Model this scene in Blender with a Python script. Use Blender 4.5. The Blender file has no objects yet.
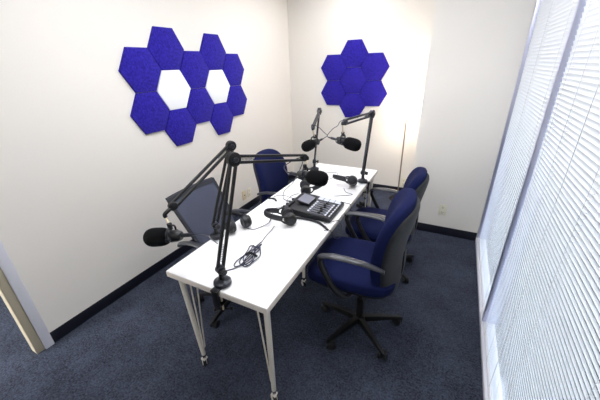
import bpy, bmesh, math, random
from mathutils import Vector, Matrix, Quaternion
random.seed(7)
PI = math.pi
S = bpy.context.scene
COL = S.collection
V = Vector

# ------------------------------------------------------------------ materials
def lin(c):
    return tuple(((x/255)/12.92 if x/255 <= .04045 else ((x/255+.055)/1.055)**2.4) for x in c)
def mat(name, rgb, rough=.5, metal=0., bump=0., bscale=200., var=0., vscale=40., spec=.5, sheen=0., emit=0., detail=4):
    m = bpy.data.materials.new(name); m.use_nodes = True
    nt = m.node_tree; b = nt.nodes['Principled BSDF']
    c = lin(rgb)
    b.inputs['Base Color'].default_value = (*c, 1)
    b.inputs['Roughness'].default_value = rough
    b.inputs['Metallic'].default_value = metal
    b.inputs['Specular IOR Level'].default_value = spec
    if sheen:
        b.inputs['Sheen Weight'].default_value = sheen
    if emit:
        b.inputs['Emission Color'].default_value = (*c, 1); b.inputs['Emission Strength'].default_value = emit
    tc = nt.nodes.new('ShaderNodeTexCoord')
    if var:
        n = nt.nodes.new('ShaderNodeTexNoise'); n.inputs['Scale'].default_value = vscale; n.inputs['Detail'].default_value = detail
        nt.links.new(tc.outputs['Object'], n.inputs['Vector'])
        r = nt.nodes.new('ShaderNodeValToRGB')
        r.color_ramp.elements[0].position = .3; r.color_ramp.elements[1].position = .7
        r.color_ramp.elements[0].color = (*[x*(1-var) for x in c], 1)
        r.color_ramp.elements[1].color = (*[min(1, x*(1+var)) for x in c], 1)
        nt.links.new(n.outputs['Fac'], r.inputs['Fac']); nt.links.new(r.outputs['Color'], b.inputs['Base Color'])
    if bump:
        n = nt.nodes.new('ShaderNodeTexNoise'); n.inputs['Scale'].default_value = bscale; n.inputs['Detail'].default_value = 3
        nt.links.new(tc.outputs['Object'], n.inputs['Vector'])
        bp = nt.nodes.new('ShaderNodeBump'); bp.inputs['Strength'].default_value = bump; bp.inputs['Distance'].default_value = .004
        nt.links.new(n.outputs['Fac'], bp.inputs['Height']); nt.links.new(bp.outputs['Normal'], b.inputs['Normal'])
    return m

def carpet_mat():
    m = mat('carpet', (88, 97, 118), .95, bump=.9, bscale=260, spec=.1)
    nt = m.node_tree; b = nt.nodes['Principled BSDF']
    tc = nt.nodes['Texture Coordinate']
    n1 = nt.nodes.new('ShaderNodeTexNoise'); n1.inputs['Scale'].default_value = 95; n1.inputs['Detail'].default_value = 3
    n2 = nt.nodes.new('ShaderNodeTexNoise'); n2.inputs['Scale'].default_value = 4.5; n2.inputs['Detail'].default_value = 4
    n3 = nt.nodes.new('ShaderNodeTexNoise'); n3.inputs['Scale'].default_value = 30; n3.inputs['Detail'].default_value = 5
    for n in (n1, n2, n3): nt.links.new(tc.outputs['Object'], n.inputs['Vector'])
    a = nt.nodes.new('ShaderNodeMath'); a.operation = 'MULTIPLY_ADD'; a.inputs[1].default_value = .55
    nt.links.new(n1.outputs['Fac'], a.inputs[0])
    a2 = nt.nodes.new('ShaderNodeMath'); a2.operation = 'MULTIPLY'; a2.inputs[1].default_value = .25
    nt.links.new(n2.outputs['Fac'], a2.inputs[0]); 
    a3 = nt.nodes.new('ShaderNodeMath'); a3.operation = 'MULTIPLY_ADD'; a3.inputs[1].default_value = .2
    nt.links.new(n3.outputs['Fac'], a3.inputs[0]); nt.links.new(a2.outputs[0], a3.inputs[2])
    nt.links.new(a3.outputs[0], a.inputs[2])
    r = nt.nodes.new('ShaderNodeValToRGB')
    r.color_ramp.elements[0].position = .36; r.color_ramp.elements[0].color = (*lin((34, 37, 46)), 1)
    r.color_ramp.elements[1].position = .64; r.color_ramp.elements[1].color = (*lin((80, 86, 103)), 1)
    nt.links.new(a.outputs[0], r.inputs['Fac']); nt.links.new(r.outputs['Color'], b.inputs['Base Color'])
    return m

def translucent_mat(name, rgb, amount, emit=0., ecol=(255, 240, 220)):
    m = bpy.data.materials.new(name); m.use_nodes = True
    nt = m.node_tree; b = nt.nodes['Principled BSDF']; out = nt.nodes['Material Output']
    b.inputs['Base Color'].default_value = (*lin(rgb), 1); b.inputs['Roughness'].default_value = .45
    t = nt.nodes.new('ShaderNodeBsdfTranslucent'); t.inputs['Color'].default_value = (*lin(rgb), 1)
    mx = nt.nodes.new('ShaderNodeMixShader'); mx.inputs[0].default_value = amount
    nt.links.new(b.outputs[0], mx.inputs[1]); nt.links.new(t.outputs[0], mx.inputs[2]); nt.links.new(mx.outputs[0], out.inputs['Surface'])
    if emit:
        b.inputs['Emission Color'].default_value = (*lin(ecol), 1); b.inputs['Emission Strength'].default_value = emit
    return m

def emission_mat(name, rgb, s):
    m = bpy.data.materials.new(name); m.use_nodes = True
    nt = m.node_tree; nt.nodes.remove(nt.nodes['Principled BSDF'])
    e = nt.nodes.new('ShaderNodeEmission'); e.inputs['Color'].default_value = (*lin(rgb), 1); e.inputs['Strength'].default_value = s
    nt.links.new(e.outputs[0], nt.nodes['Material Output'].inputs['Surface'])
    return m

def glass_mat():
    m = bpy.data.materials.new('window_glass'); m.use_nodes = True
    nt = m.node_tree; nt.nodes.remove(nt.nodes['Principled BSDF'])
    t = nt.nodes.new('ShaderNodeBsdfTransparent'); t.inputs['Color'].default_value = (.9, .95, 1, 1)
    g = nt.nodes.new('ShaderNodeBsdfGlossy'); g.inputs['Roughness'].default_value = .02
    fr = nt.nodes.new('ShaderNodeFresnel'); fr.inputs['IOR'].default_value = 1.45
    mx = nt.nodes.new('ShaderNodeMixShader')
    nt.links.new(fr.outputs[0], mx.inputs[0]); nt.links.new(t.outputs[0], mx.inputs[1]); nt.links.new(g.outputs[0], mx.inputs[2])
    nt.links.new(mx.outputs[0], nt.nodes['Material Output'].inputs['Surface'])
    return m

M = dict(
    wall=mat('cream_wall', (234, 230, 223), .75, bump=.12, bscale=140, spec=.2),
    ceil=mat('ceiling_tile', (236, 236, 232), .9, bump=.3, bscale=90),
    carpet=carpet_mat(),
    base=mat('navy_vinyl', (14, 16, 30), .45),
    trim=mat('white_trim_paint', (226, 227, 236), .4),
    jamb=mat('beige_jamb_paint', (186, 177, 154), .5),
    table=mat('white_laminate', (243, 243, 243), .35, spec=.4),
    edge=mat('laminate_edge', (226, 218, 208), .5),
    legw=mat('white_steel', (222, 216, 204), .4),
    felt=mat('blue_felt', (44, 35, 148), .95, bump=.5, bscale=300, var=.34, vscale=75, spec=.1, sheen=.1),
    feltw=mat('white_felt', (246, 248, 250), .9, bump=.3, bscale=300, spec=.1),
    fabric=mat('blue_upholstery', (17, 25, 66), .9, bump=.35, bscale=500, var=.12, vscale=260, spec=.15),
    mesh=mat('grey_upholstery', (74, 78, 94), .9, bump=.4, bscale=600, var=.12, vscale=300, spec=.2),
    gframe=mat('dark_blue_grey_plastic', (24, 28, 40), .5),
    plastic=mat('black_plastic', (15, 16, 18), .45, bump=.05, bscale=300),
    shell=mat('charcoal_shell', (23, 25, 28), .55, bump=.08, bscale=300),
    pad=mat('grey_black_arm_pad', (52, 54, 60), .32, spec=.6),
    arm=mat('black_metal', (13, 14, 15), .4, spec=.35),
    armg=mat('gunmetal', (46, 48, 55), .32, metal=.5),
    steel=mat('bright_steel', (190, 190, 195), .25, metal=1.),
    brass=mat('pale_brass', (214, 200, 172), .35, metal=.4),
    foam=mat('black_foam', (13, 14, 16), .95, bump=.6, bscale=420, spec=.15),
    rubber=mat('black_rubber', (22, 23, 26), .6),
    leather=mat('black_leatherette', (30, 32, 38), .45, bump=.1, bscale=300),
    cable=mat('grey_blue_cable', (48, 50, 70), .45),
    cableb=mat('black_cable', (30, 31, 38), .5),
    mix=mat('mixer_black', (22, 24, 30), .5),
    mixpanel=mat('mixer_grey_panel', (92, 95, 106), .5),
    mixslot=mat('fader_slot', (8, 8, 10), .6),
    padlit=emission_mat('lit_pad', (226, 230, 244), .55),
    btn=emission_mat('lit_button', (232, 236, 250), .46),
    screen=mat('grey_screen', (108, 110, 124), .3, emit=.06),
    outlet=mat('ivory_plate', (232, 228, 208), .4),
    outlet2=mat('almond_plate', (222, 206, 172), .4),
    slot=mat('socket_slot', (60, 55, 48), .6),
    slat=translucent_mat('white_slat', (232, 234, 236), .08),
    rail=mat('blind_rail', (232, 234, 238), .4),
    cord=mat('white_cord', (225, 226, 228), .8),
    alu=mat('anodised_aluminium', (205, 208, 230), .28, metal=.85),
    glass=glass_mat(),
    shade=translucent_mat('paper_shade', (250, 247, 242), .5, emit=1.3),
    pole=mat('lamp_steel', (150, 136, 122), .35, metal=.6),
    bulb=emission_mat('bulb_glow', (255, 226, 190), 12),
    panel=emission_mat('lit_diffuser', (252, 252, 255), 5.),
    conc=mat('pale_paving', (226, 228, 232), .9, var=.12, vscale=3),
    usb=mat('orange_label', (206, 150, 60), .5),
)

# ------------------------------------------------------------------ builders
class MB:
    def __init__(s): s.bm = bmesh.new()
    def _xf(s, vs, mtx):
        if mtx is not None: bmesh.ops.transform(s.bm, matrix=mtx, verts=vs)
    def box(s, c, size, mtx=None, bev=0., seg=2):
        r = bmesh.ops.create_cube(s.bm, size=1); vs = r['verts']
        bmesh.ops.scale(s.bm, vec=V(size), verts=vs)
        if bev:
            es = list({e for v in vs for e in v.link_edges})
            g = bmesh.ops.bevel(s.bm, geom=es, offset=bev, segments=seg, affect='EDGES', profile=.5)
            vs = list({v for f in g['faces'] for v in f.verts} | {v for v in vs if v.is_valid})
        bmesh.ops.translate(s.bm, vec=V(c), verts=vs)
        s._xf(vs, mtx); return s
    def cyl(s, p0, p1, r0, r1=None, n=20, cap=True):
        p0 = V(p0); p1 = V(p1); r1 = r0 if r1 is None else r1; d = p1-p0
        q = d.to_track_quat('Z', 'Y')
        ra, rb = [], []
        for i in range(n):
            a = 2*PI*i/n; o = V((math.cos(a), math.sin(a), 0))
            ra.append(s.bm.verts.new(p0+q @ (o*r0))); rb.append(s.bm.verts.new(p1+q @ (o*r1)))
        for i in range(n):
            j = (i+1) % n; s.bm.faces.new((ra[i], ra[j], rb[j], rb[i]))
        if cap: s.bm.faces.new(ra[::-1]); s.bm.faces.new(rb)
        return s
    def lathe(s, prof, n=32, mtx=None, cap=True):
        rings = []; vs = []
        for r, z in prof:
            ring = [s.bm.verts.new((r*math.cos(2*PI*i/n), r*math.sin(2*PI*i/n), z)) for i in range(n)]
            rings.append(ring); vs += ring
        for a, b in zip(rings, rings[1:]):
            for i in range(n):
                j = (i+1) % n; s.bm.faces.new((a[i], a[j], b[j], b[i]))
        if cap: s.bm.faces.new(rings[0][::-1]); s.bm.faces.new(rings[-1])
        s._xf(vs, mtx); return s
    def tube(s, pts, r, n=8, smooth=True, sub=6, closed=False, flat=None, rs=None):
        P = [V(p) for p in pts]
        R = list(rs) if rs else [r]*len(P)
        if smooth and len(P) > 2:
            Q, RR = [], []; N = len(P)
            rng = range(N if closed else N-1)
            for i in rng:
                if closed: a, b, c, d = P[i-1], P[i], P[(i+1) % N], P[(i+2) % N]
                else: a, b, c, d = P[max(i-1, 0)], P[i], P[i+1], P[min(i+2, N-1)]
                r0, r1 = R[i], R[(i+1) % N]
                for k in range(sub):
                    t = k/sub
                    Q.append(.5*((2*b)+(c-a)*t+(2*a-5*b+4*c-d)*t*t+(3*b-a-3*c+d)*t**3)); RR.append(r0+(r1-r0)*t)
            if not closed: Q.append(P[-1]); RR.append(R[-1])
            P, R = Q, RR
        N = len(P); rings = []
        T = []
        for i in range(N):
            if closed: d = P[(i+1) % N]-P[i-1]
            else: d = P[min(i+1, N-1)]-P[max(i-1, 0)]
            T.append(d.normalized() if d.length > 1e-9 else V((0, 0, 1)))
        up = V((0, 0, 1))
        if abs(T[0].dot(up)) > .9: up = V((1, 0, 0))
        nrm = (up-T[0]*up.dot(T[0])).normalized()
        for i in range(N):
            if i:
                nrm = T[i-1].rotation_difference(T[i]) @ nrm
                nrm = (nrm-T[i]*nrm.dot(T[i])).normalized()
            bi = T[i].cross(nrm)
            fu, fv = flat if flat else (1, 1)
            rings.append([s.bm.verts.new(P[i]+(nrm*math.cos(2*PI*k/n)*fu+bi*math.sin(2*PI*k/n)*fv)*R[i]) for k in range(n)])
        for i in range(N if closed else N-1):
            a, b = rings[i], rings[(i+1) % N]
            for k in range(n):
                j = (k+1) % n; s.bm.faces.new((a[k], a[j], b[j], b[k]))
        if not closed: s.bm.faces.new(rings[0][::-1]); s.bm.faces.new(rings[-1])
        return s
    def superell(s, rad, e1=.5, e2=.5, nu=40, nv=24, fn=None, mtx=None):
        def p(c, e): return math.copysign(abs(c)**e, c)
        vs = []; rows = []
        for j in range(1, nv):
            v = -PI/2+PI*j/nv; row = []
            for i in range(nu):
                u = 2*PI*i/nu
                q = V((rad[0]*p(math.cos(v), e1)*p(math.cos(u), e2), rad[1]*p(math.cos(v), e1)*p(math.sin(u), e2), rad[2]*p(math.sin(v), e1)))
                row.append(s.bm.verts.new(fn(q) if fn else q))
            rows.append(row); vs += row
        a = V((0, 0, -rad[2])); b = V((0, 0, rad[2]))
        a = s.bm.verts.new(fn(a) if fn else a); b = s.bm.verts.new(fn(b) if fn else b); vs += [a, b]
        for r0, r1 in zip(rows, rows[1:]):
            for i in range(nu):
                j = (i+1) % nu; s.bm.faces.new((r0[i], r0[j], r1[j], r1[i]))
        for i in range(nu):
            j = (i+1) % nu; s.bm.faces.new((a, rows[0][j], rows[0][i])); s.bm.faces.new((b, rows[-1][i], rows[-1][j]))
        s._xf(vs, mtx); return s
    def prism(s, poly, h, mtx=None, bev=0.):
        lo = [s.bm.verts.new((x, y, 0)) for x, y in poly]; hi = [s.bm.verts.new((x, y, h)) for x, y in poly]
        n = len(poly); vs = lo+hi
        s.bm.faces.new(lo[::-1]); top = s.bm.faces.new(hi)
        for i in range(n):
            j = (i+1) % n; s.bm.faces.new((lo[i], lo[j], hi[j], hi[i]))
        if bev:
            g = bmesh.ops.bevel(s.bm, geom=list(top.edges), offset=bev, segments=2, affect='EDGES', profile=.5)
            vs = list({v for f in g['faces'] for v in f.verts} | {v for v in vs if v.is_valid})
        s._xf(vs, mtx); return s
    def build(s, name, m, parent=None, off=None, smooth=True):
        if off is not None: bmesh.ops.translate(s.bm, vec=-V(off), verts=s.bm.verts[:])
        bmesh.ops.recalc_face_normals(s.bm, faces=s.bm.faces[:])
        me = bpy.data.meshes.new(name); s.bm.to_mesh(me); s.bm.free()
        me.materials.append(m)
        if smooth:
            for p in me.polygons: p.use_smooth = True
            me.set_sharp_from_angle(angle=math.radians(38))
        o = bpy.data.objects.new(name, me); COL.objects.link(o)
        if parent is not None: o.parent = parent
        return o

def tag(o, label, cat, group=None):
    o['label'] = label; o['category'] = cat
    if group: o['group'] = group
    return o
def thing(name, label, cat, loc=(0, 0, 0), rz=0, group=None):
    o = bpy.data.objects.new(name, None); COL.objects.link(o)
    o.location = loc; o.rotation_euler = (0, 0, rz); o.empty_display_size = .1
    return tag(o, label, cat, group)
def struct(o): o['kind'] = 'structure'; return o
def base_at(b, name, m, loc):          # single mesh thing with its origin at loc
    o = b.build(name, m, None, off=loc); o.location = loc; return o
def copy_tree(o, parent=None):
    c = o.copy(); COL.objects.link(c)
    if parent is not None: c.parent = parent
    for ch in list(o.children): copy_tree(ch, c)
    return c
def frame(o, z, x=None):               # matrix with origin o and local Z along z
    z = V(z).normalized(); q = z.to_track_quat('Z', 'Y')
    return Matrix.Translation(V(o)) @ q.to_matrix().to_4x4()

# ------------------------------------------------------------------ dimensions (metres)
XL, YB, XJ, YR, XW, ZC = -1.6185, 3.2484, .284, 2.308, .9688, 2.62
YF = -2.6
TH = .74                                # table height
TW, TL = .6145, 1.963

# ------------------------------------------------------------------ the room
struct(MB().box((-1.2, .4, -.05), (5.0, 6.4, .1)).build('floor', M['carpet'], smooth=False))
struct(MB().box((-.9, .35, ZC+.05), (4.4, 6.2, .1)).build('ceiling', M['ceil'], smooth=False))
b = MB()                                # left wall with a door opening towards the camera
DY0, DY1, DZ = -1.28, -.372, 2.06
b.box((XL-.03, (DY1+YB+.1)/2, ZC/2), (.06, YB+.1-DY1, ZC)); b.box((XL-.03, (YF+DY0)/2, ZC/2), (.06, DY0-YF, ZC))
b.box((XL-.03, (DY0+DY1)/2, (DZ+ZC)/2), (.06, DY1-DY0, ZC-DZ))
struct(b.build('wall_left', M['wall'], smooth=False))
struct(MB().box(((XL+XJ)/2, YB+.05, ZC/2), (XJ-XL+.1, .1, ZC)).build('wall_back', M['wall'], smooth=False))
struct(MB().box(((XJ+1.25)/2, (YR+YB+.1)/2, ZC/2), (1.25-XJ, YB+.1-YR, ZC)).build('wall_alcove', M['wall'], smooth=False))
struct(MB().box((-.3, YF-.05, ZC/2), (3.2, .1, ZC)).build('wall_front', M['wall'], smooth=False))
b = MB()
b.box((1.06, (YF-1.35)/2, ZC/2), (.12, -1.35-YF, ZC)); b.box((1.06, (YR-1.35)/2, 2.56), (.12, YR+1.35, .12))
struct(b.build('wall_right', M['wall'], smooth=False))
struct(MB().box((-3.3, -.4, ZC/2), (.1, 4.4, ZC)).build('wall_hallway', M['wall'], smooth=False))
BH, BT = .09, .008
struct(MB().box((XL+BT/2, (YB-.275)/2, BH/2), (BT, YB+.275, BH), bev=.002).build('baseboard_left', M['base']))
struct(MB().box(((XL+XJ)/2, YB-BT/2, BH/2), (XJ-XL-2*BT, BT, BH), bev=.002).build('baseboard_back', M['base']))
struct(MB().box(((XJ+XW)/2, YR-BT/2, BH/2), (XW-XJ, BT, BH), bev=.002).build('baseboard_right', M['base']))
struct(MB().box((XJ-BT/2, (YR+YB)/2-BT, BH/2), (BT, YB-YR-BT, BH), bev=.002).build('baseboard_alcove', M['base']))
# door casing and jamb
b = MB()
b.box((XL+.008, -.301, (DZ+.06)/2), (.016, .052, DZ+.06), bev=.003); b.box((XL+.008, (DY0+DY1)/2, DZ+.035), (.016, DY1-DY0+.15, .055), bev=.003)
b.box((XL+.008, DY0-.045, (DZ+.06)/2), (.016, .052, DZ+.06), bev=.003)
struct(b.build('trim_1', M['trim']))
b = MB()
b.box((XL-.03, DY1+.022, DZ/2), (.068, .046, DZ), bev=.002); b.box((XL-.03, DY0-.005, DZ/2), (.068, .03, DZ), bev=.002); b.box((XL-.03, (DY0+DY1)/2, DZ-.004), (.068, DY1-DY0, .03), bev=.002)
struct(b.build('trim_2', M['jamb']))
# window wall: sill, mullions, glass, outside
struct(MB().box((1.025, .48, .0175), (.112, 3.656, .035), bev=.003).build('trim_3', M['trim']))
Y2 = 1.12
MUL = [(YR-.013, .026, 'trim_4'), (Y2, .026, 'trim_5'), (-1.335, .04, 'trim_6')]
for y, w, nm in MUL:
    struct(MB().box((1.026, y, 1.275), (.104, w, 2.45), bev=.002).build(nm, M['alu']))
struct(MB().box((1.02, .48, 2.49), (.1, 3.6, .03), bev=.002).build('trim_7', M['alu']))
for i, (ya, yb_) in enumerate(((Y2+.017, YR-.032), (-1.315, Y2-.017))):
    struct(MB().box((1.05, (ya+yb_)/2, 1.262), (.006, yb_-ya, 2.424)).build('window_%d' % (i+1), M['glass'], smooth=False))
struct(MB().box((14, .4, -.06), (26, 60, .1)).build('ground_outside', M['conc'], smooth=False))

# venetian blinds: room-side edge of every slat up
def blind(ya, yb_, cords, label):
    x0 = .995; zt = 2.47; zb = .05; pitch = .0213
    t = thing('venetian_blind', label, 'blind', (x0, (ya+yb_)/2, zb), 0, 'white venetian blinds on the window wall')
    off = V((x0, (ya+yb_)/2, zb)); ang = math.radians(79)
    MB().box((x0, (ya+yb_)/2, zt-.012), (.03, yb_-ya, .026), bev=.003).build('headrail', M['rail'], t, off)
    MB().box((x0, (ya+yb_)/2, zb), (.022, yb_-ya, .012), bev=.003).build('bottom_rail', M['rail'], t, off)
    b = MB(); z = zb+.02
    while z < zt-.03:
        a = ang; rows = []
        for k in range(5):
            u = (k/4-.5)*.0258; c = .0026*(1-(2*k/4-1)**2)
            px = -u*math.cos(a)-c*math.sin(a)*-1; pz = u*math.sin(a)+c*math.cos(a)
            rows.append((b.bm.verts.new((x0+px, ya+.004, z+pz)), b.bm.verts.new((x0+px, yb_-.004, z+pz))))
        for r0, r1 in zip(rows, rows[1:]): b.bm.faces.new((r0[0], r0[1], r1[1], r1[0]))
        z += pitch
    b.build('slats', M['slat'], t, off)
    for y in cords:
        b = MB()
        b.cyl((x0-.0125, y, zb), (x0-.0125, y, zt-.02), .0006, n=6); b.cyl((x0+.0125, y, zb), (x0+.0125, y, zt-.02), .0006, n=6)
        z = zb+.02
        while z < zt-.03:
            b.box((x0-.0005, y, z-.004), (.024, .001, .001)); z += pitch
        b.build('ladder_cord', M['cord'], t, off)
    return t
blind(Y2+.015, YR-.028, (1.25, 1.757, 2.17), 'narrow closed white venetian blind between the corner frame and the mullion')
t = blind(-1.30, Y2-.015, (.98, .777, .354, -.063, -.48, -.9), 'wide white venetian blind nearest the camera, right of the mullion')
# tilt cords of the near blind
MB().tube([(.972, .55, 2.44), (.972, .552, 1.2), (.972, .55, .12)], .0011, n=6).build('pull_cord', M['cord'], t, t.location)

# ceiling lights
def troffer(x, y, label, sx=.6, sy=1.2):
    t = thing('ceiling_light', label, 'ceiling light', (x, y, ZC), 0)
    b = MB(); w = .03
    for sx_, sy_, cx, cy in ((sx, w, 0, sy/2-w/2), (sx, w, 0, -sy/2+w/2), (w, sy-2*w, sx/2-w/2, 0), (w, sy-2*w, -sx/2+w/2, 0)):
        b.box((cx, cy, -.008), (sx_, sy_, .016))
    b.build('light_frame', M['trim'], t)
    MB().box((0, 0, -.005), (sx-2*w, sy-2*w, .008)).build('diffuser', M['panel'], t, smooth=False)
troffer(-.65, 2.3, 'recessed fluorescent ceiling panel over the far left of the table')
troffer(.3, .75, 'recessed fluorescent ceiling panel over the blue chairs')
troffer(-.6, .5, 'recessed fluorescent ceiling panel over the near end of the table')
troffer(-.2, -1.5, 'recessed fluorescent ceiling panel at the front of the room', .6, .6)

# ------------------------------------------------------------------ acoustic hexagons
HW = .3115; HR = HW/math.sqrt(3)
def hexagon(wall, u, z, white, label, group):
    poly = [(HR*math.cos(PI/3*k), HR*math.sin(PI/3*k)) for k in range(6)]
    th = .02
    if wall == 'L': m = Matrix(((0, 0, 1, 0), (1, 0, 0, 0), (0, 1, 0, 0), (0, 0, 0, 1))); loc = (XL-.0005, u, z)
    else: m = Matrix(((-1, 0, 0, 0), (0, 0, -1, 0), (0, 1, 0, 0), (0, 0, 0, 1))); loc = (u, YB+.0005, z)
    b = MB().prism(poly, th, mtx=m, bev=.006)
    o = b.build('acoustic_panel', M['feltw' if white else 'felt']); o.location = loc
    return tag(o, label, 'acoustic panel', group)
g1 = 'hexagonal panels on the left wall'; g2 = 'hexagonal panels on the back wall'
DU = HR*1.5+.0022; DV = HW+.0025
u0, z0 = .877, 1.68
LB = [
 (0, 0, 0, 'blue felt hexagon at the far left of the left wall cluster, upper of two'),
 (0, -1, 0, 'blue felt hexagon at the lower left of the left wall cluster'),
 (1, .5, 0, 'blue felt hexagon standing highest at upper left of the left wall cluster'),
 (1, -.5, 1, 'white hexagon panel on the left wall, the one nearer the doorway'),
 (1, -1.5, 0, 'blue felt hexagon directly under the white panel nearer the doorway'),
 (2, 0, 0, 'blue felt hexagon between the two white panels, upper one'),
 (2, -1, 0, 'blue felt hexagon between the two white panels, lower one'),
 (3, .5, 0, 'blue felt hexagon directly above the white panel nearer the corner'),
 (3, -.5, 1, 'white hexagon panel on the left wall, the one nearer the room corner'),
 (3, -1.5, 0, 'blue felt hexagon directly under the white panel nearer the corner'),
 (4, 0, 0, 'blue felt hexagon at the right end of the left wall cluster, upper one'),
 (4, -1, 0, 'blue felt hexagon at the right end of the left wall cluster, lower one')]
for c, r, w, l in LB:
    hexagon('L', u0+c*DU*1.016, z0+r*DV-.007*c, w, l, g1)
u0, z0 = -.683, 1.628-.155
for c, r, l in [(0, 1, 'top blue felt hexagon of the flower cluster on the back wall'), (0, 0, 'centre blue felt hexagon of the flower cluster on the back wall'),
                (0, -1, 'bottom blue felt hexagon of the flower cluster, behind the boom microphone'),
                (-1, .5, 'upper left blue felt hexagon of the back wall flower cluster'), (-1, -.5, 'lower left blue felt hexagon of the back wall flower cluster'),
                (1, .5, 'upper right blue felt hexagon of the back wall flower cluster'), (1, -.5, 'lower right blue felt hexagon of the back wall flower cluster')]:
    hexagon('B', u0+c*DU, z0+r*DV, 0, l, g2)

# ------------------------------------------------------------------ electrical outlets
def outlet(loc, axis, label, m, duplex=True):
    t = thing('wall_outlet', label, 'outlet', loc, {'x': PI/2, 'y': 0}[axis], None)
    # local frame: plate faces -y
    MB().box((0, -.003, 0), (.074, .006, .118), bev=.002).build('face_plate', m, t)
    if duplex:
        for s in (-1, 1):
            r = MB().box((0, -.0065, s*.027), (.034, .003, .03), bev=.001).build('receptacle', m, t)
            b = MB()
            for x in (-.007, .007): b.box((x, -.0082, s*.027+.003), (.003, .001, .011))
            b.cyl((0, -.0078, s*.027-.009), (0, -.0087, s*.027-.009), .003, n=10)
            b.build('socket_slots', M['slot'], r)
    else:
        MB().cyl((0, -.006, 0), (0, -.012, 0), .007, n=12).build('jack', M['slot'], t)
    return t
outlet((.622, YR-.0005, .283), 'y', 'ivory duplex wall outlet on the short wall right of the blue chairs', M['outlet'])
outlet((.09, YB-.0005, .17), 'y', 'small ivory outlet low on the back wall beside the lamp pole', M['outlet'])
outlet((XL+.0005, 1.925, .215), 'x', 'almond jack plate on the left wall, left of the paired plates', M['outlet2'], False)
outlet((XL+.0005, 2.03, .215), 'x', 'ivory duplex outlet on the left wall, right of the paired plates', M['outlet'])
outlet((XL+.0005, 2.29, .22), 'x', 'ivory outlet on the left wall half hidden by the blue chair back', M['outlet'])

# ------------------------------------------------------------------ table
t = thing('conference_table', 'long white laminate table on five white steel legs with castors', 'table', (-TW/2, TL/2, 0))
off = V(t.location)
TT = .034
b = MB().box((-TW/2, TL/2, TH-.002), (TW-.003, TL-.003, .004)); b.build('tabletop', M['table'], t, off, smooth=False)
MB().box((-TW/2, TL/2, TH-TT/2-.002), (TW, TL, TT-.004), bev=.0015).build('edge_band', M['edge'], t, off)
def table_leg(x, y, dx, dy):
    ix, iy = x, y
    top = TH-TT
    lx, ly = x-dx*.012, y-dy*.012
    l = MB().cyl((x+dx*.005, y+dy*.005, top), (lx, ly, .085), .0155, .0125, n=16).build('leg', M['legw'], t, off)
    b = MB()
    vx, vy = -dx, 0
    for s in (-1, 1):
        bx, by = x-dx*(.055 if s < 0 else .045), y-dy*(.0 if s < 0 else .055)
        b.tube([(bx-dx*.0, by, top), (lx-dx*.014, ly-dy*.010*(s > 0), .15), (lx-dx*.004, ly, .125)], .0042, n=8, smooth=False)
    b.build('brace_rod', M['legw'], l)
    b = MB().box((x-dx*.035, y-dy*.03, top-.002), (.11, .11, .004)); b.build('mounting_plate', M['legw'], l)
    for o in l.children:
        pass
    # castor
    MB().cyl((lx, ly, .05), (lx, ly, .086), .011, n=14).build('caster_stem', M['steel'], l)
    w = MB(); a = V((.6, .8, 0))
    cpt = V((lx, ly-.006, .026))
    w.cyl(cpt-a*.009, cpt+a*.009, .026, n=24); w.build('caster_wheel', M['rubber'], l)
    h = MB(); h.cyl(cpt-a*.0135, cpt-a*.0095, .018, n=24); h.cyl(cpt+a*.0095, cpt+a*.0135, .018, n=24)
    h.box((lx, ly-.002, .052), (.03, .03, .012), bev=.003); h.build('caster_hub', M['legw'], l)
    for o in l.children:
        if o.name.split('.')[0] in ('brace_rod', 'mounting_plate', 'caster_stem', 'caster_wheel', 'caster_hub'):
            o.data.transform(Matrix.Translation(-off))
for x, y, dx, dy in ((-TW+.045, .05, -1, -1), (-.04, .05, 1, -1), (-TW+.045, TL-.05, -1, 1), (-.04, TL-.05, 1, 1), (-TW/2, TL/2, 1, 1)):
    table_leg(x, y, dx, dy)

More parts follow.
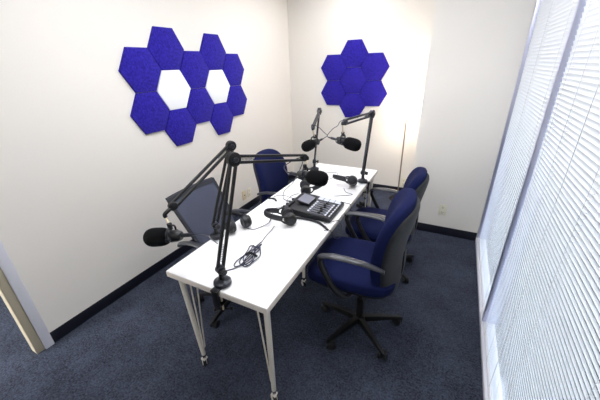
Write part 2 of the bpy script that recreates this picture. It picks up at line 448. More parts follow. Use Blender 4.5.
# ------------------------------------------------------------------ task chairs (local: faces +x, origin on the floor under the seat)
def star_base(t, m, rot):
    b = MB()
    b.lathe([(.0, .10), (.035, .10), (.04, .085), (.04, .055), (.0, .055)], n=24)
    for k in range(5):
        a = rot+2*PI*k/5; d = V((math.cos(a), math.sin(a), 0)); nrm = V((-d.y, d.x, 0))
        pr = [(.02, .098, .058, .021), (.10, .095, .06, .020), (.20, .086, .06, .016), (.285, .074, .056, .011), (.30, .068, .057, .007)]
        prev = None
        for r, zt, zb, w in pr:
            c = d*r
            ring = [b.bm.verts.new(c+nrm*w+V((0, 0, zb))), b.bm.verts.new(c+nrm*w*.75+V((0, 0, zt))), b.bm.verts.new(c-nrm*w*.75+V((0, 0, zt))), b.bm.verts.new(c-nrm*w+V((0, 0, zb)))]
            if prev:
                for i in range(4):
                    j = (i+1) % 4; b.bm.faces.new((prev[i], prev[j], ring[j], ring[i]))
            else: b.bm.faces.new(ring[::-1])
            prev = ring
        b.bm.faces.new(prev)
    b.build('star_base', m, t)
    for k in range(5):
        a = rot+2*PI*k/5; c = V((math.cos(a), math.sin(a), 0))*.285
        sw = a+1.1+.5*math.sin(k*2.1+rot); ax = V((math.cos(sw), math.sin(sw), 0)); tr = V((-ax.y, ax.x, 0))*.016
        cc = c+tr
        h = MB()
        h.cyl(c+V((0, 0, .03)), c+V((0, 0, .066)), .0075, n=12)
        h.superell((.027, .013, .025), .6, .7, 16, 10, mtx=Matrix.Translation(cc+V((0, 0, .038))) @ Matrix.Rotation(sw+PI/2, 4, 'Z'))
        cs = h.build('caster', M['plastic'], t)
        w = MB()
        for s in (-1, 1):
            w.lathe([(0, -.010), (.022, -.010), (.030, -.005), (.030, .005), (.022, .010), (0, .010)], n=22, mtx=frame(cc+ax*s*.0185+V((0, 0, .030)), ax))
        w.build('twin_wheel', M['rubber'], cs)
    g = MB()
    g.cyl((0, 0, .10), (0, 0, .25), .025, n=20); g.cyl((0, 0, .25), (0, 0, .40), .014, n=16)
    g.build('gas_cylinder', M['plastic'], t)

def seat_fn(cz, rx):
    def f(q):
        x, y, z = q
        z += -.035*max(0, (x/rx-.45))**2*1.6 + .018*(abs(y)/rx)**2*(1 if z > 0 else .4) + .02*max(0, -x/rx-.3)**2
        return V((x, y, z+cz))
    return f
def back_fn(q, x0, zc, h, taper, thick=1.0):
    x, y, z = q
    k = z/h                                   # -1..1
    w = 1+taper*(.35*k-.40*max(0, k-.25)**2-.12*max(0, -k-.3)**2)
    y2 = y*w
    bend = -.045*max(0, k+.2)**1.5+.012*math.cos(k*1.9)*1+.01*max(0, -k-.45)**1.5
    wrap = .17*(y2*y2)/.06                     # sides come forward a little
    return V((x0+x*thick+bend+wrap*.35, y2, zc+z))

def loop_arm(t, s, m_arm, m_pad, reach=.19):
    """open arm: strut rises from under the seat, sweeps forward, then the pad runs back to the backrest"""
    y = s*.27
    a = MB().tube([(.02, s*.17, .40), (.05, s*.235, .405), (.10, s*.268, .47), (.155, y, .565), (reach-.005, y, .635), (reach-.012, y, .672)], .016, n=12, flat=(1.0, .8),
                  rs=[.015, .017, .019, .019, .018, .012]).build('armrest', m_arm, t)
    p = MB()
    pts = [(reach+.012, .668, .012), (reach-.01, .683, .021), (reach-.07, .695, .025), (reach-.16, .696, .025), (reach-.24, .688, .022), (reach-.31, .668, .017), (reach-.35, .65, .012)]
    prev = None; n = 12
    curve = []
    for i in range(len(pts)-1):
        for k in range(4):
            f = k/4; curve.append(tuple(pts[i][j]*(1-f)+pts[i+1][j]*f for j in range(3)))
    curve.append(pts[-1])
    for i, (x, z, w) in enumerate(curve):
        yy = y-s*.03*max(0, (reach-.2-x)/.2)**1.3
        z += .012; th = .0125
        ring = [p.bm.verts.new((x, yy+w*math.cos(2*PI*q/n), z-.012+th*(math.sin(2*PI*q/n) if math.sin(2*PI*q/n) > 0 else .9*math.sin(2*PI*q/n)))) for q in range(n)]
        if prev:
            for q in range(n): p.bm.faces.new((prev[q], prev[(q+1) % n], ring[(q+1) % n], ring[q]))
        else: p.bm.faces.new(ring[::-1])
        prev = ring
    p.bm.faces.new(prev)
    p.build('arm_pad', m_pad, a)
    return a

def blue_chair(loc, rz, rot, label, h=0., lean=1.):
    t = thing('office_chair', label, 'office chair', loc, rz, 'blue office chairs around the table')
    star_base(t, M['plastic'], rot-rz)
    m = MB().box((0, 0, .405), (.24, .16, .035), bev=.008); m.cyl((.02, -.08, .40), (.03, -.23, .40), .005, n=8); m.build('tilt_mechanism', M['plastic'], t)
    MB().superell((.25, .225, .03), .5, .42, 40, 14, fn=lambda q: seat_fn(.437, .26)(q)+V((.046, 0, 0))).build('seat_pan', M['plastic'], t)
    MB().superell((.268, .245, .048), .55, .42, 48, 18, fn=lambda q: seat_fn(.475, .268)(q)+V((.050, 0, 0))).build('seat', M['fabric'], t)
    bz, bh = .695, .30
    MB().superell((.056, .236, bh), .58, .66, 40, 34, fn=lambda q: back_fn(q, -.168, bz, bh, .22)).build('backrest', M['fabric'], t)
    MB().superell((.044, .224, bh*.94), .5, .75, 40, 30, fn=lambda q: back_fn(q, -.198, bz-.022, bh, .22)).build('back_shell', M['shell'], t)
    MB().tube([(-.05, 0, .40), (-.18, 0, .405), (-.222, 0, .45), (-.236, 0, .56), (-.232, 0, .66)], .02, n=10, flat=(.5, 1.7)).build('back_support', M['plastic'], t)
    for s in (-1, 1): loop_arm(t, s, M['plastic'], M['pad'])
    for o in t.children:
        if o.name.split('.')[0] not in ('star_base', 'caster', 'gas_cylinder'): o.location.z += h
    return t
blue_chair((.215, .755, 0), PI+math.radians(3), math.radians(28), 'blue office chair nearest the camera, right of the table', .04)
blue_chair((.205, 1.51, 0), PI+math.radians(3), math.radians(36), 'blue office chair behind the nearest one, right side of the table near the lamp', -.065)
blue_chair((-.80, 1.56, 0), math.radians(2), math.radians(10), 'blue office chair on the far side of the table, against the left wall', -.06)

def grey_chair(loc, rz, rot, label):
    t = thing('office_chair', label, 'office chair', loc, rz)
    star_base(t, M['plastic'], rot)
    MB().box((0, 0, .405), (.22, .16, .035), bev=.008).build('tilt_mechanism', M['plastic'], t)
    MB().superell((.22, .215, .04), .5, .4, 44, 16, fn=seat_fn(.46, .24)).build('seat', M['mesh'], t)
    # trapezoid back, upright, leaning back slightly
    def pt(u, k, d):                             # u -1..1 across, k 0..1 up
        w = .192+.018*k
        return V((-.055-.205*k+d+.02*(u*u), u*w, .585+.345*k))
    def slab(b, u0, u1, k0, k1, d0, d1, nu=10, nk=8):
        F, R = [], []
        for j in range(nk+1):
            k = k0+(k1-k0)*j/nk
            F.append([b.bm.verts.new(pt(u0+(u1-u0)*i/nu, k, d1)) for i in range(nu+1)])
            R.append([b.bm.verts.new(pt(u0+(u1-u0)*i/nu, k, d0)) for i in range(nu+1)])
        for j in range(nk):
            for i in range(nu):
                b.bm.faces.new((F[j][i], F[j][i+1], F[j+1][i+1], F[j+1][i])); b.bm.faces.new((R[j][i], R[j+1][i], R[j+1][i+1], R[j][i+1]))
        for i in range(nu):
            b.bm.faces.new((F[0][i], R[0][i], R[0][i+1], F[0][i+1])); b.bm.faces.new((F[nk][i], F[nk][i+1], R[nk][i+1], R[nk][i]))
        for j in range(nk):
            b.bm.faces.new((F[j][0], F[j+1][0], R[j+1][0], R[j][0])); b.bm.faces.new((F[j][nu], R[j][nu], R[j+1][nu], F[j+1][nu]))
    b = MB(); slab(b, -.96, .96, .0, .93, -.006, .006); b.build('back_panel', M['mesh'], t)
    b = MB(); slab(b, -1.02, 1.02, .92, 1.0, -.014, .010, 12, 2); slab(b, -1.03, -.93, 0, .93, -.014, .010, 1, 8); slab(b, .93, 1.03, 0, .93, -.014, .010, 1, 8); slab(b, -1.02, 1.02, -.04, .03, -.014, .012, 12, 2)
    b.build('back_frame', M['gframe'], t)
    MB().tube([(-.06, 0, .40), (-.17, 0, .405), (-.225, 0, .47), (-.17, 0, .68)], .02, n=10, flat=(.5, 2.2)).build('back_support', M['plastic'], t)
    for s in (-1, 1):
        a = MB().tube([(.02, s*.15, .40), (.03, s*.235, .41), (.06, s*.255, .5), (.09, s*.255, .60), (.07, s*.255, .645)], .014, n=10).build('armrest', M['plastic'], t)
        MB().tube([(.13, s*.255, .652), (.08, s*.255, .668), (-.05, s*.255, .668), (-.15, s*.25, .64), (-.20, s*.225, .60)], .019, n=12, flat=(.7, 1)).build('arm_pad', M['pad'], a)
    return t
grey_chair((-.735, .58, 0), math.radians(0), math.radians(61), 'grey square-backed office chair at the left of the table by the near boom arms')

# ------------------------------------------------------------------ boom arms with microphones
def mic_boom(anchor, edge, base, elbow, end, mic, aim, label, mlabel, dark=True, cable=None, spread=None, nose=.032, hubr=.033):
    m1 = M['arm'] if dark else M['armg']
    base = V(base); elbow = V(elbow); end = V(end); mic = V(mic); ez = V((0, 0, 1)); e = V(edge)
    off = V((base.x, base.y, TH))
    t = thing('boom_arm', label, 'microphone arm', off, 0, 'desk clamped boom arms')
    # clamp
    rt = e.cross(ez)
    mt = Matrix.Identity(4); 
    for i, a in enumerate((e, rt, ez)):
        for k in range(3): mt[k][i] = a[k]
    mt = Matrix.Translation(off) @ mt
    b = MB(); d = V((off.x-anchor[0], off.y-anchor[1], 0)).length   # distance from base centre to the table edge
    b.box((d/2+.004, 0, .004), (d+.034, .04, .008), mtx=mt, bev=.002)
    b.box((d+.008+.004, 0, -.042), (.010, .038, .10), mtx=mt, bev=.002)
    b.box((d-.010, 0, -.088), (.05, .036, .009), mtx=mt, bev=.002)
    b.build('clamp', m1, t, off)
    s = MB(); sc = mt @ V((d-.022, 0, -.112))
    s.cyl(mt @ V((d-.022, 0, -.138)), mt @ V((d-.022, 0, -.040)), .005, n=12); s.cyl(mt @ V((d-.022, 0, -.042)), mt @ V((d-.022, 0, -.0365)), .013, n=16)
    sw = s.build('clamp_screw', M['brass'], t, off)
    s = MB(); s.cyl(mt @ V((d-.042, -.034, -.134)), mt @ V((d-.002, .034, -.134)), .0035, n=8)
    for q in (-1, 1): s.superell((.008, .008, .008), 1, 1, 10, 8, mtx=Matrix.Translation(mt @ V((d-.022+q*.02, q*.034, -.134))))
    s.build('screw_handle', M['arm'], sw, off)
    # base socket
    b = MB().lathe([(0, .006), (.042, .006), (.043, .012), (.041, .022), (.024, .027), (.018, .034), (0, .034)], n=32, mtx=Matrix.Translation(off)); b.build('base_disc', M['armg'], t, off)
    kn = off+V((0, 0, .088))
    MB().cyl(off+V((0, 0, .03)), kn, .0125, n=18).build('post', m1, t, off)
    side = (elbow-kn).cross(ez)
    side2 = (end-elbow).cross(ez)
    n1 = side2.normalized() if side2.length > .05 else side.normalized()
    if spread is not None: n1 = V(spread).normalized()
    def hub(c, r, w, nm, par, mm):
        b = MB(); b.lathe([(0, -w), (r*.8, -w), (r, -w*.7), (r, w*.7), (r*.8, w), (0, w)], n=28, mtx=frame(c, n1)); return b.build(nm, mm, par, off)
    k = hub(kn, .021, .017, 'base_knuckle', t, M['armg'] if dark else m1)
    b = MB(); b.cyl(kn+n1*.015, kn+n1*.034, .009, n=14); b.cyl(kn+n1*.026, kn+n1*.04, .014, n=14); b.build('tension_knob', M['rubber'], k, off)
    def pair(p0, p1, nm, gap):
        dirv = (p1-p0).normalized(); perp = n1.cross(dirv).normalized()
        b = MB(); h = .0058
        for s_ in (-1, 1):
            a0 = p0+perp*gap*s_+dirv*.004; a1 = p1+perp*gap*s_-dirv*.004
            q = Matrix.Identity(4)
            for i, a in enumerate((dirv, perp, n1)):
                for kk in range(3): q[kk][i] = a[kk]
            L = (a1-a0).length
            b.box((0, 0, 0), (L, .0135, .0145), mtx=Matrix.Translation((a0+a1)/2) @ q, bev=.002, seg=1)
        o = b.build(nm, m1, t, off)
        sp = MB()
        # coil spring along the lower part
        pts = []; N = 60; a0 = p0+dirv*.03; a1 = p0+dirv*(.12)
        ang = 0
        for i in range(N+1):
            f = i/N; c = a0.lerp(a1, f); an = f*2*PI*11
            pts.append(c+perp*.0045*math.cos(an)+n1*.0045*math.sin(an))
        sp.tube(pts, .0012, n=5, smooth=False); sp.build('spring', M['armg'], o, off)
        return o
    gap = .0142
    pair(kn, elbow, 'lower_arm', gap)
    pair(elbow, end, 'upper_arm', gap)
    eb = hub(elbow, hubr, .017, 'elbow_joint', t, m1)
    for s_ in (-1, 1): MB().lathe([(0, 0), (.012, 0), (.013, .003), (.01, .006), (0, .006)], n=18, mtx=frame(elbow+n1*s_*.017, n1*s_)).build('elbow_bolt', M['armg'], eb, off)
    # end swivel and stem
    ed = (end-elbow).normalized(); hor = V((ed.x, ed.y, 0)).normalized()
    hb = hub(end, .022, .014, 'end_joint', t, m1)
    tip = end+ed*nose
    b = MB(); b.tube([end, end+ed*.02, tip, tip+V((0, 0, -.014))], .0095, n=12); b.build('swivel', m1, hb, off)
    # ---- microphone (a thing of its own, hung on the stem)
    aim = V(aim).normalized()
    body0 = mic-aim*.075                                  # foam centre is mic; body behind
    moff = body0
    mt_ = thing('microphone', mlabel, 'microphone', moff, 0, 'black broadcast microphones on boom arms')
    top = V((tip.x, tip.y, tip.z-.014)); yk = body0+V((0, 0, .052))
    st = MB(); st.tube([top, top.lerp(yk, .5), yk], .0048, n=10, smooth=False); st.build('stem', M['brass'], mt_, moff)
    st = MB(); st.cyl(yk+V((0, 0, -.014)), yk+V((0, 0, .016)), .0115, n=16); st.build('thread_adapter', M['rubber'], mt_, moff)
    sd = aim.cross(ez).normalized()
    yo = MB(); yo.tube([body0+sd*.037+V((0, 0, -.004)), body0+sd*.038+V((0, 0, .03)), body0+sd*.022+V((0, 0, .046)), body0+V((0, 0, .048)), body0-sd*.022+V((0, 0, .046)), body0-sd*.038+V((0, 0, .03)), body0-sd*.037+V((0, 0, -.004))], .0055, n=10, flat=(1, .8))
    for s_ in (-1, 1): yo.cyl(body0+sd*s_*.028, body0+sd*s_*.046, .011, n=16)
    yo.build('yoke', M['armg'], mt_, moff)
    mm = frame(body0, aim)
    MB().lathe([(0, -.05), (.018, -.05), (.022, -.046), (.0275, -.03), (.0285, -.01), (.0285, .03), (.027, .045), (0, .045)], n=28, mtx=mm).build('body', M['plastic'], mt_, moff)
    MB().lathe([(.0287, -.005), (.0297, -.003), (.0297, .007), (.0287, .009)], n=28, mtx=mm, cap=False).build('body_ring', M['armg'], mt_, moff)
    pf = []; L0, L1, R = .0065, .1435, .047
    for i in range(21):
        f = i/20; zz = L0+(L1-L0)*f
        k = f*2-1
        pf.append((max(.0005, R*(1-abs(k)**3.4)**.5*(.93+.07*f)), zz))
    pf[0] = (.022, L0)
    MB().lathe(pf, n=36, mtx=mm).build('foam_windscreen', M['foam'], mt_, moff)
    r0 = body0-aim*.05
    pl_ = MB(); pl_.cyl(r0, r0-aim*.045, .0095, n=16); pl_.cyl(r0-aim*.045, r0-aim*.07, .0065, .004, n=12); pl_.build('cable_plug', M['armg'], mt_, moff)
    MB().box((0, 0, 0), (.002, .008, .01), mtx=frame(body0+sd*.0285-aim*.035, aim)).build('switch_plate', M['steel'], mt_, moff)
    # cable from the plug back up to the arm (a part of the microphone)
    p0 = r0-aim*.068
    c = MB().tube([p0]+[V(q) for q in (cable(p0, tip, end) if cable else [p0-aim*.05+V((0, 0, .02)), end+V((0, 0, -.03))])], .0028, n=8)
    c.build('microphone_cable', M['cable'], mt_, moff)
    return t

def loop_up(dx):
    def f(p0, tip, end):
        a = (p0-tip)
        return [p0+V((dx[0]*.6, dx[1]*.6, .03)), p0.lerp(end, .5)+V((dx[0], dx[1], 0)), end+V((dx[0]*.7, dx[1]*.7, .005)), end+V((0, 0, .012))]
    return f
gB = None
# A: front edge of the table, microphone over the table
mic_boom((-.278, 0), (0, -1, 0), (-.278, .046), (-.274, .233, 1.306), (-.162, .715, 1.193), (-.075, .703, 1.083), (.93, .05, -.06),
         'black boom arm clamped to the front edge of the table', 'microphone on the front edge boom arm, hanging over the table by the mixer',
         cable=lambda p0, tip, end: [p0+V((-.03, .03, .03)), end+V((-.03, .05, -.02)), V((-.375, .985, .93)), V((-.545, 1.19, .775)), V((-.565, 1.14, TH+.004)), V((-.50, 1.02, TH+.004)), V((-.42, .97, TH+.02))], spread=(1, -.35, 0))
# B: left edge of the table near the front
mic_boom((-.6145, .365), (-1, 0, 0), (-.592, .365), (-.5385, .535, 1.272), (-.553, .082, 1.087), (-.592, -.007, .954), (-.93, -.32, -.12),
         'black boom arm clamped to the left table edge beside the grey chair', 'microphone hanging lowest at left, beside the grey chair',
         cable=lambda p0, tip, end: [p0+V((.05, .03, -.01)), V((-.47, .20, .86)), V((-.53, .30, TH+.01))], spread=(1, -.4, 0), nose=.055, hubr=.029)
# C: far left edge
mic_boom((-.6145, 1.74), (-1, 0, 0), (-.562, 1.74), (-.545, 1.822, 1.286), (-.43, 1.43, 1.222), (-.473, 1.43, 1.066), (-.30, -.94, -.12),
         'grey boom arm at the far left corner of the table', 'far microphone facing the blue chair by the left wall',
         dark=False, cable=loop_up((.06, .0)), spread=(1, .3, 0))
# D: far right edge
mic_boom((0, 1.60), (1, 0, 0), (-.043, 1.60), (-.014, 1.65, 1.308), (-.10, 1.245, 1.309), (-.045, 1.255, 1.155), (.96, -.1, -.16),
         'grey boom arm at the far right corner of the table', 'far microphone hanging below the back wall flower cluster',
         dark=False, cable=lambda p0, tip, end: [p0+V((-.008, 0, .015)), p0+V((.035, 0, .065)), end+V((-.055, 0, -.03)), end+V((-.035, 0, .003)), end+V((0, 0, .013))], spread=(1, -.2, 0))

# ------------------------------------------------------------------ mixer
def mixer():
    x0, x1, y0, y1 = -.375, -.03, .80, 1.085
    off = V(((x0+x1)/2, (y0+y1)/2, TH))
    t = thing('audio_mixer', 'black podcast mixer with lit pads and grey screen in the middle of the table', 'mixer', off)
    # wedge body, higher at the back (-x)
    b = MB(); prof = [(x1, TH+.004), (x1, TH+.028), (x1-.008, TH+.034), (x0+.07, TH+.052), (x0+.005, TH+.052), (x0, TH+.046), (x0, TH+.004)]
    A = [b.bm.verts.new((x, y0, z)) for x, z in prof]; B2 = [b.bm.verts.new((x, y1, z)) for x, z in prof]
    n = len(prof); b.bm.faces.new(A); b.bm.faces.new(B2[::-1])
    for i in range(n): b.bm.faces.new((A[i], B2[i], B2[(i+1) % n], A[(i+1) % n]))
    bmesh.ops.bevel(b.bm, geom=b.bm.edges[:], offset=.003, segments=2, affect='EDGES')
    for fx in (x0+.04, x1-.04):
        for fy in (y0+.04, y1-.04): b.cyl((fx, fy, TH), (fx, fy, TH+.006), .012, n=14)
    b.build('body', M['mix'], t, off)
    sl = (.052-.034)/((x1-.008)-(x0+.07)); ang = math.atan(sl)
    def top(x): return TH+.034+sl*(x1-.008-x)
    def R(x, y, dz=0): return Matrix.Translation((x, y, top(x)+dz)) @ Matrix.Rotation(ang, 4, 'Y')
    # touch screen, tilted up
    scm = Matrix.Translation((-.270, .955, TH+.066)) @ Matrix.Rotation(math.radians(12), 4, 'Y')
    s = MB().box((0, 0, 0), (.098, .128, .014), mtx=scm, bev=.003); s = s.build('touchscreen', M['mix'], t, off)
    MB().box((0, 0, .0075), (.088, .118, .0016), mtx=scm).build('display', M['screen'], s, off)
    MB().box((-.03, 0, -.012), (.03, .06, .02), mtx=scm).build('screen_mount', M['mix'], s, off)
    # eight faders along x with lit buttons at both ends
    MB().box((0, 0, .0004), (.100, .186, .0012), mtx=R(-.137, .914)).build('fader_panel', M['mixpanel'], t, off)
    for k in range(6):
        y = .838+k*.0305
        f = MB().box((0, 0, .0015), (.088, .013, .001), mtx=R(-.137, y)).build('fader_slot', M['mixslot'], t, off)
        xk = -.115-.028*random.random()
        MB().box((0, 0, .006), (.018, .012, .011), mtx=R(xk, y), bev=.002).build('fader_cap', M['rubber'], f, off)
        MB().box((0, 0, .002), (.013, .017, .004), mtx=R(-.2, y), bev=.001).build('channel_button', M['btn'], t, off)
        MB().box((0, 0, .002), (.012, .018, .004), mtx=R(-.076, y), bev=.001).build('mute_button', M['btn'], t, off)
    for k in range(7):
        MB().box((0, 0, .002), (.009, .020, .003), mtx=R(-.047, .836+k*.0335), bev=.001).build('record_button', M['btn'], t, off)
    for k in range(4):
        MB().box((0, 0, .003), (.037, .042, .006), mtx=R(-.195+k*.042, 1.052), bev=.003).build('sound_pad', M['padlit'], t, off)
    for k in range(5):
        MB().cyl((-.345, .835+k*.018, TH+.05), (-.345, .835+k*.018, TH+.066), .008, .007, n=18).build('headphone_knob', M['armg'], t, off)
    MB().cyl((-.335, 1.045, TH+.05), (-.335, 1.045, TH+.068), .014, .012, n=22).build('encoder_knob', M['armg'], t, off)
    for k in range(4):
        MB().cyl((x0+.002, .86+k*.045, TH+.026), (x0-.035, .86+k*.045, TH+.026), .0095, n=16).build('connector_plug', M['armg'], t, off)
    MB().box((x1-.06, y1+.012, TH+.016), (.03, .026, .012), bev=.003).build('power_plug', M['rubber'], t, off)
mixer()

# ------------------------------------------------------------------ headphones (local: band loop lies back from the cups)
def headphones(loc, rz, label, tilt=18, spread=.040, roll=0, lift=0, cord=None):
    t = thing('headphones', label, 'headphones', loc, rz, 'black over-ear headphones on the table')
    # cups at x = 0, y = +-spread ; band arcs towards -x
    T = Matrix.Translation((0, 0, .045+lift)) @ Matrix.Rotation(math.radians(roll), 4, 'X') @ Matrix.Rotation(math.radians(tilt), 4, 'Y')
    b = MB(); pts = []
    for i in range(15):
        a = -PI*.5+PI*i/14
        pts.append(T @ V((-.055-.105*math.cos(a), (spread+.018)*math.sin(a)*1.0, 0)))
    b.tube(pts, .011, n=12, sub=3, flat=(1.7, .55)); b.build('headband', M['leather'], t)
    b = MB()
    pts2 = pts[3:12]
    b.tube(pts2, .011, n=12, sub=3, flat=(1.15, .75)); b.build('headband_pad', M['rubber'], t)
    for s in (-1, 1):
        b = MB(); c = T @ V((0, s*(spread+.008), 0))
        b.tube([T @ V((-.06, s*(spread+.02), .012)), T @ V((-.03, s*(spread+.028), .022)), T @ V((0, s*(spread+.03), .006))], .006, n=8)
        b.tube([T @ V((-.06, s*(spread+.02), -.012)), T @ V((-.03, s*(spread+.028), -.022)), T @ V((0, s*(spread+.03), -.006))], .006, n=8)
        b.build('yoke', M['plastic'], t)
        mm = frame(c, T.to_3x3() @ V((0, s, 0)))
        cup = MB().lathe([(0, -.006), (.036, -.006), (.040, .0), (.040, .012), (.034, .024), (.022, .029), (0, .030)], n=32, mtx=mm).build('ear_cup', M['plastic'], t)
        MB().lathe([(.018, -.022), (.028, -.027), (.038, -.022), (.041, -.012), (.038, -.004), (.018, -.004)], n=32, mtx=mm).build('ear_cushion', M['leather'], cup)
        MB().lathe([(.0, .0302), (.017, .0302), (.017, .0312), (.0, .0312)], n=24, mtx=mm).build('cup_badge', M['armg'], cup)
    if cord:
        MB().tube(cord, .0021, n=7).build('cord', M['cable'], t)
    return t
Z = TH+.0025
def loc_cord(loc, rz, pts):
    m = (Matrix.Translation(loc) @ Matrix.Rotation(rz, 4, 'Z')).inverted()
    return [m @ V((x, y, z if z is not None else Z)) for x, y, z in pts]
def hp(x, y, deg, label, cord, **k):
    loc = (x, y, TH-.0005); rz = math.radians(deg)
    headphones(loc, rz, label, cord=loc_cord(loc, rz, cord), **k)
hp(-.285, .715, 42, 'headphones lying in front of the mixer at the centre of the table',
   [(-.325, .60, TH+.02), (-.332, .565, None), (-.325, .50, None), (-.312, .43, None)])
hp(-.085, 1.44, 14, 'headphones beside the far right boom arm base', [(-.13, 1.36, TH+.02), (-.10, 1.33, None), (-.04, 1.30, None), (-.16, 1.22, None)], spread=.036, tilt=10, roll=-26, lift=.018)
hp(-.525, .495, -25, 'headphones by the left table edge behind the front boom arm', [(-.50, .52, TH+.02), (-.47, .53, None), (-.43, .55, None), (-.40, .66, None), (-.45, .78, None), (-.44, .87, None), (-.42, .895, TH+.02)], spread=.046, tilt=4)
hp(-.40, 1.20, -150, 'headphones behind the mixer under the hanging foam microphone', [(-.42, 1.12, TH+.02), (-.47, 1.10, None), (-.46, 1.0, None), (-.42, .96, TH+.02)], spread=.058)

# ------------------------------------------------------------------ loose cables on the table
def cable(pts, r, m, label, loc):
    b = MB().tube([(x, y, (z if z is not None else TH+r)) for x, y, z in pts], r, n=9)
    return tag(base_at(b, 'audio_cable', m, loc), label, 'cable')
# tied bundle near the front
b = MB(); cx, cy, dz = -.285, .285, .004
u = V((-.02, .105, 0)); w = V((.035, .012, 0))
pts = []
for k in range(4):
    sc = random.uniform(.75, 1.12); tw = random.uniform(-.3, .3); sk = (random.uniform(-.014, .014), random.uniform(-.016, .016))
    for i in range(9):
        a = 2*PI*i/9+.3*k
        q = u*math.cos(a)*sc+w*math.sin(a)*(.95 if math.cos(a) < 0 else .6)*random.uniform(.75, 1.1)
        q.rotate(Quaternion((0, 0, 1), tw))
        pts.append(V((cx+sk[0], cy+sk[1], TH+.003+.0022*k))+q)
b.tube([V((-.315, .43, TH+.003))]+pts+[V((-.29, .20, TH+.004)), V((-.325, .135, TH+.003)), V((-.36, .115, TH+.003))], .0031, n=8, sub=4)
o = tag(base_at(b, 'audio_cable', M['cable'], (cx, cy, TH)), 'coiled and tied dark cable on the table behind the front boom arm', 'cable')
MB().tube([(-.035, .0, .004), (0, .006, .022), (.035, .012, .004)], .006, n=8, flat=(1.4, .5)).build('cable_tie', M['cableb'], o)
cable([(-.262, .775, TH+.008), (-.19, .785, TH+.008), (-.11, .778, TH+.008), (-.05, .745, TH+.008), (-.008, .712, TH+.008)], .0075, M['cableb'], 'thick black cable end lying along the front of the mixer', (-.11, .77, TH))
cable([(-.606, .97, TH+.008), (-.575, .985, TH+.008), (-.545, .975, TH+.008), (-.528, .955, TH+.008)], .0065, M['cableb'], 'short thick black cable stub at the left table edge', (-.57, .975, TH))
cable([(-.40, .93, TH+.022), (-.44, .90, None), (-.50, .80, None), (-.43, .72, None), (-.405, .665, None)], .0022, M['cable'], 'thin grey cable looping from the mixer behind the central headphones', (-.45, .8, TH))
cable([(-.40, 1.04, TH+.022), (-.45, 1.06, None), (-.52, 1.08, None), (-.575, 1.06, None), (-.59, 1.02, None)], .002, M['cable'], 'thin grey cable running from the mixer to the left table edge', (-.5, 1.07, TH))
cable([(-.46, 1.66, None), (-.40, 1.72, None), (-.335, 1.74, None), (-.30, 1.66, None), (-.34, 1.55, None), (-.37, 1.45, None)], .0018, M['cable'], 'thin cable curl on the table near the far left boom arm', (-.36, 1.65, TH))
cable([(-.065, .788, TH+.004), (-.02, .83, TH+.004), (.008, .862, TH+.002), (.035, .86, TH-.05), (.04, .80, TH-.085), (.02, .745, TH-.06), (.003, .72, TH+.003), (-.03, .70, TH+.003)], .0016, M['cable'], 'thin cable loop hanging over the right table edge by the mixer', (-.02, .79, TH))
cable([(-.072, 1.122, TH+.014), (-.03, 1.13, TH+.006), (.006, 1.12, TH+.003), (.014, 1.10, TH-.06), (.010, 1.09, TH-.3), (-.02, 1.1, .3), (-.05, 1.2, .03)], .0026, M['cableb'], 'black power cable dropping off the right table edge from the mixer', (-.03, 1.13, TH))

# power strip and adapters on the floor under the far end
t = thing('power_strip', 'black power strip on the carpet under the far end of the table', 'power strip', (-.21, 2.52, 0), math.radians(-35))
MB().box((0, 0, .021), (.36, .06, .042), bev=.006).build('housing', M['plastic'], t)
for k in range(3): MB().box((-.1+.09*k, 0, .067), (.055, .045, .05), bev=.006).build('adapter', M['rubber'], t)
MB().tube([(.18, 0, .02), (.26, .05, .006), (.3, .2, .006), (.22, .5, .006)], .004, n=8).build('power_cord', M['cableb'], t)

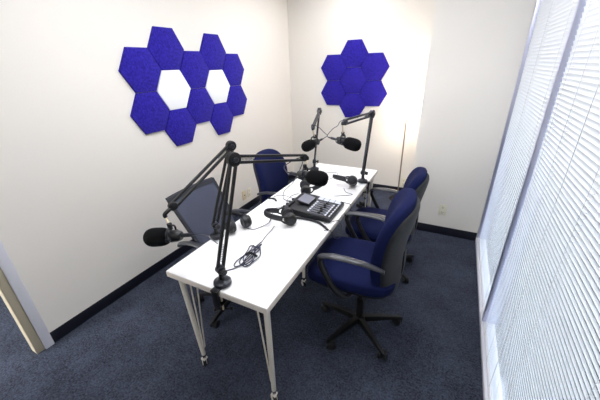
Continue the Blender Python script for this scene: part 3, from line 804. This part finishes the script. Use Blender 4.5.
# ------------------------------------------------------------------ floor lamp
lx, ly = .062, 3.04
t = thing('floor_lamp', 'slim floor lamp with a glowing white drum shade in the back corner', 'lamp', (lx, ly, 0))
MB().lathe([(0, 0), (.105, 0), (.108, .006), (.102, .014), (.03, .020), (.012, .03), (0, .03)], n=40).build('base', M['plastic'], t)
MB().cyl((0, 0, .02), (0, 0, 1.28), .0085, n=14).build('pole', M['pole'], t)
b = MB(); b.lathe([(.150, 1.415), (.160, 1.07), (.158, 1.07), (.148, 1.415)], n=48, cap=False)
b.build('lamp_shade', M['shade'], t)
b = MB()
for k in range(3):
    a = 2*PI*k/3; b.cyl((0, 0, 1.275), (.149*math.cos(a), .149*math.sin(a), 1.40), .0022, n=6)
b.build('shade_frame', M['pole'], t)
MB().superell((.03, .03, .04), 1, 1, 20, 14, mtx=Matrix.Translation((0, 0, 1.315))).build('bulb', M['bulb'], t)
L = bpy.data.lights.new('bulb_light', 'POINT'); L.energy = 5; L.color = (1, .92, .84); L.shadow_soft_size = .05
lo = bpy.data.objects.new('bulb_light', L); COL.objects.link(lo); lo.parent = t; lo.location = (0, 0, 1.25)

# ------------------------------------------------------------------ light: sky outside, camera
w = bpy.data.worlds.new('World'); S.world = w; w.use_nodes = True
nt = w.node_tree; bg = nt.nodes['Background']
sky = nt.nodes.new('ShaderNodeTexSky'); sky.sky_type = 'NISHITA'; sky.sun_disc = False; sky.sun_elevation = math.radians(38); sky.sun_rotation = math.radians(200)
hs = nt.nodes.new('ShaderNodeHueSaturation'); hs.inputs['Saturation'].default_value = .18
nt.links.new(sky.outputs[0], hs.inputs['Color']); nt.links.new(hs.outputs[0], bg.inputs['Color']); bg.inputs['Strength'].default_value = .6

cam = bpy.data.cameras.new('Camera'); co = bpy.data.objects.new('Camera', cam); COL.objects.link(co)
yaw, pitch, roll = -.4823, .4289, -.0324
exec_c = V((.5836, -.7761, 1.6854))
cy, sy, cp, sp = math.cos(yaw), math.sin(yaw), math.cos(pitch), math.sin(pitch)
fwd = V((sy*cp, cy*cp, -sp)); right = V((cy, -sy, 0)); up = right.cross(fwd)
r2 = right*math.cos(roll)+up*math.sin(roll); u2 = -right*math.sin(roll)+up*math.cos(roll)
mw = Matrix.Identity(4)
for i, a in enumerate((r2, u2, -fwd)):
    for k in range(3): mw[k][i] = a[k]
mw.translation = exec_c
co.matrix_world = mw
cam.sensor_width = 36; cam.lens = 296.5787/600*36; cam.clip_start = .02; cam.clip_end = 200
S.camera = co
S.view_settings.view_transform = 'Standard'; S.view_settings.look = 'None'; S.view_settings.exposure = 1.12; S.view_settings.gamma = 1.0
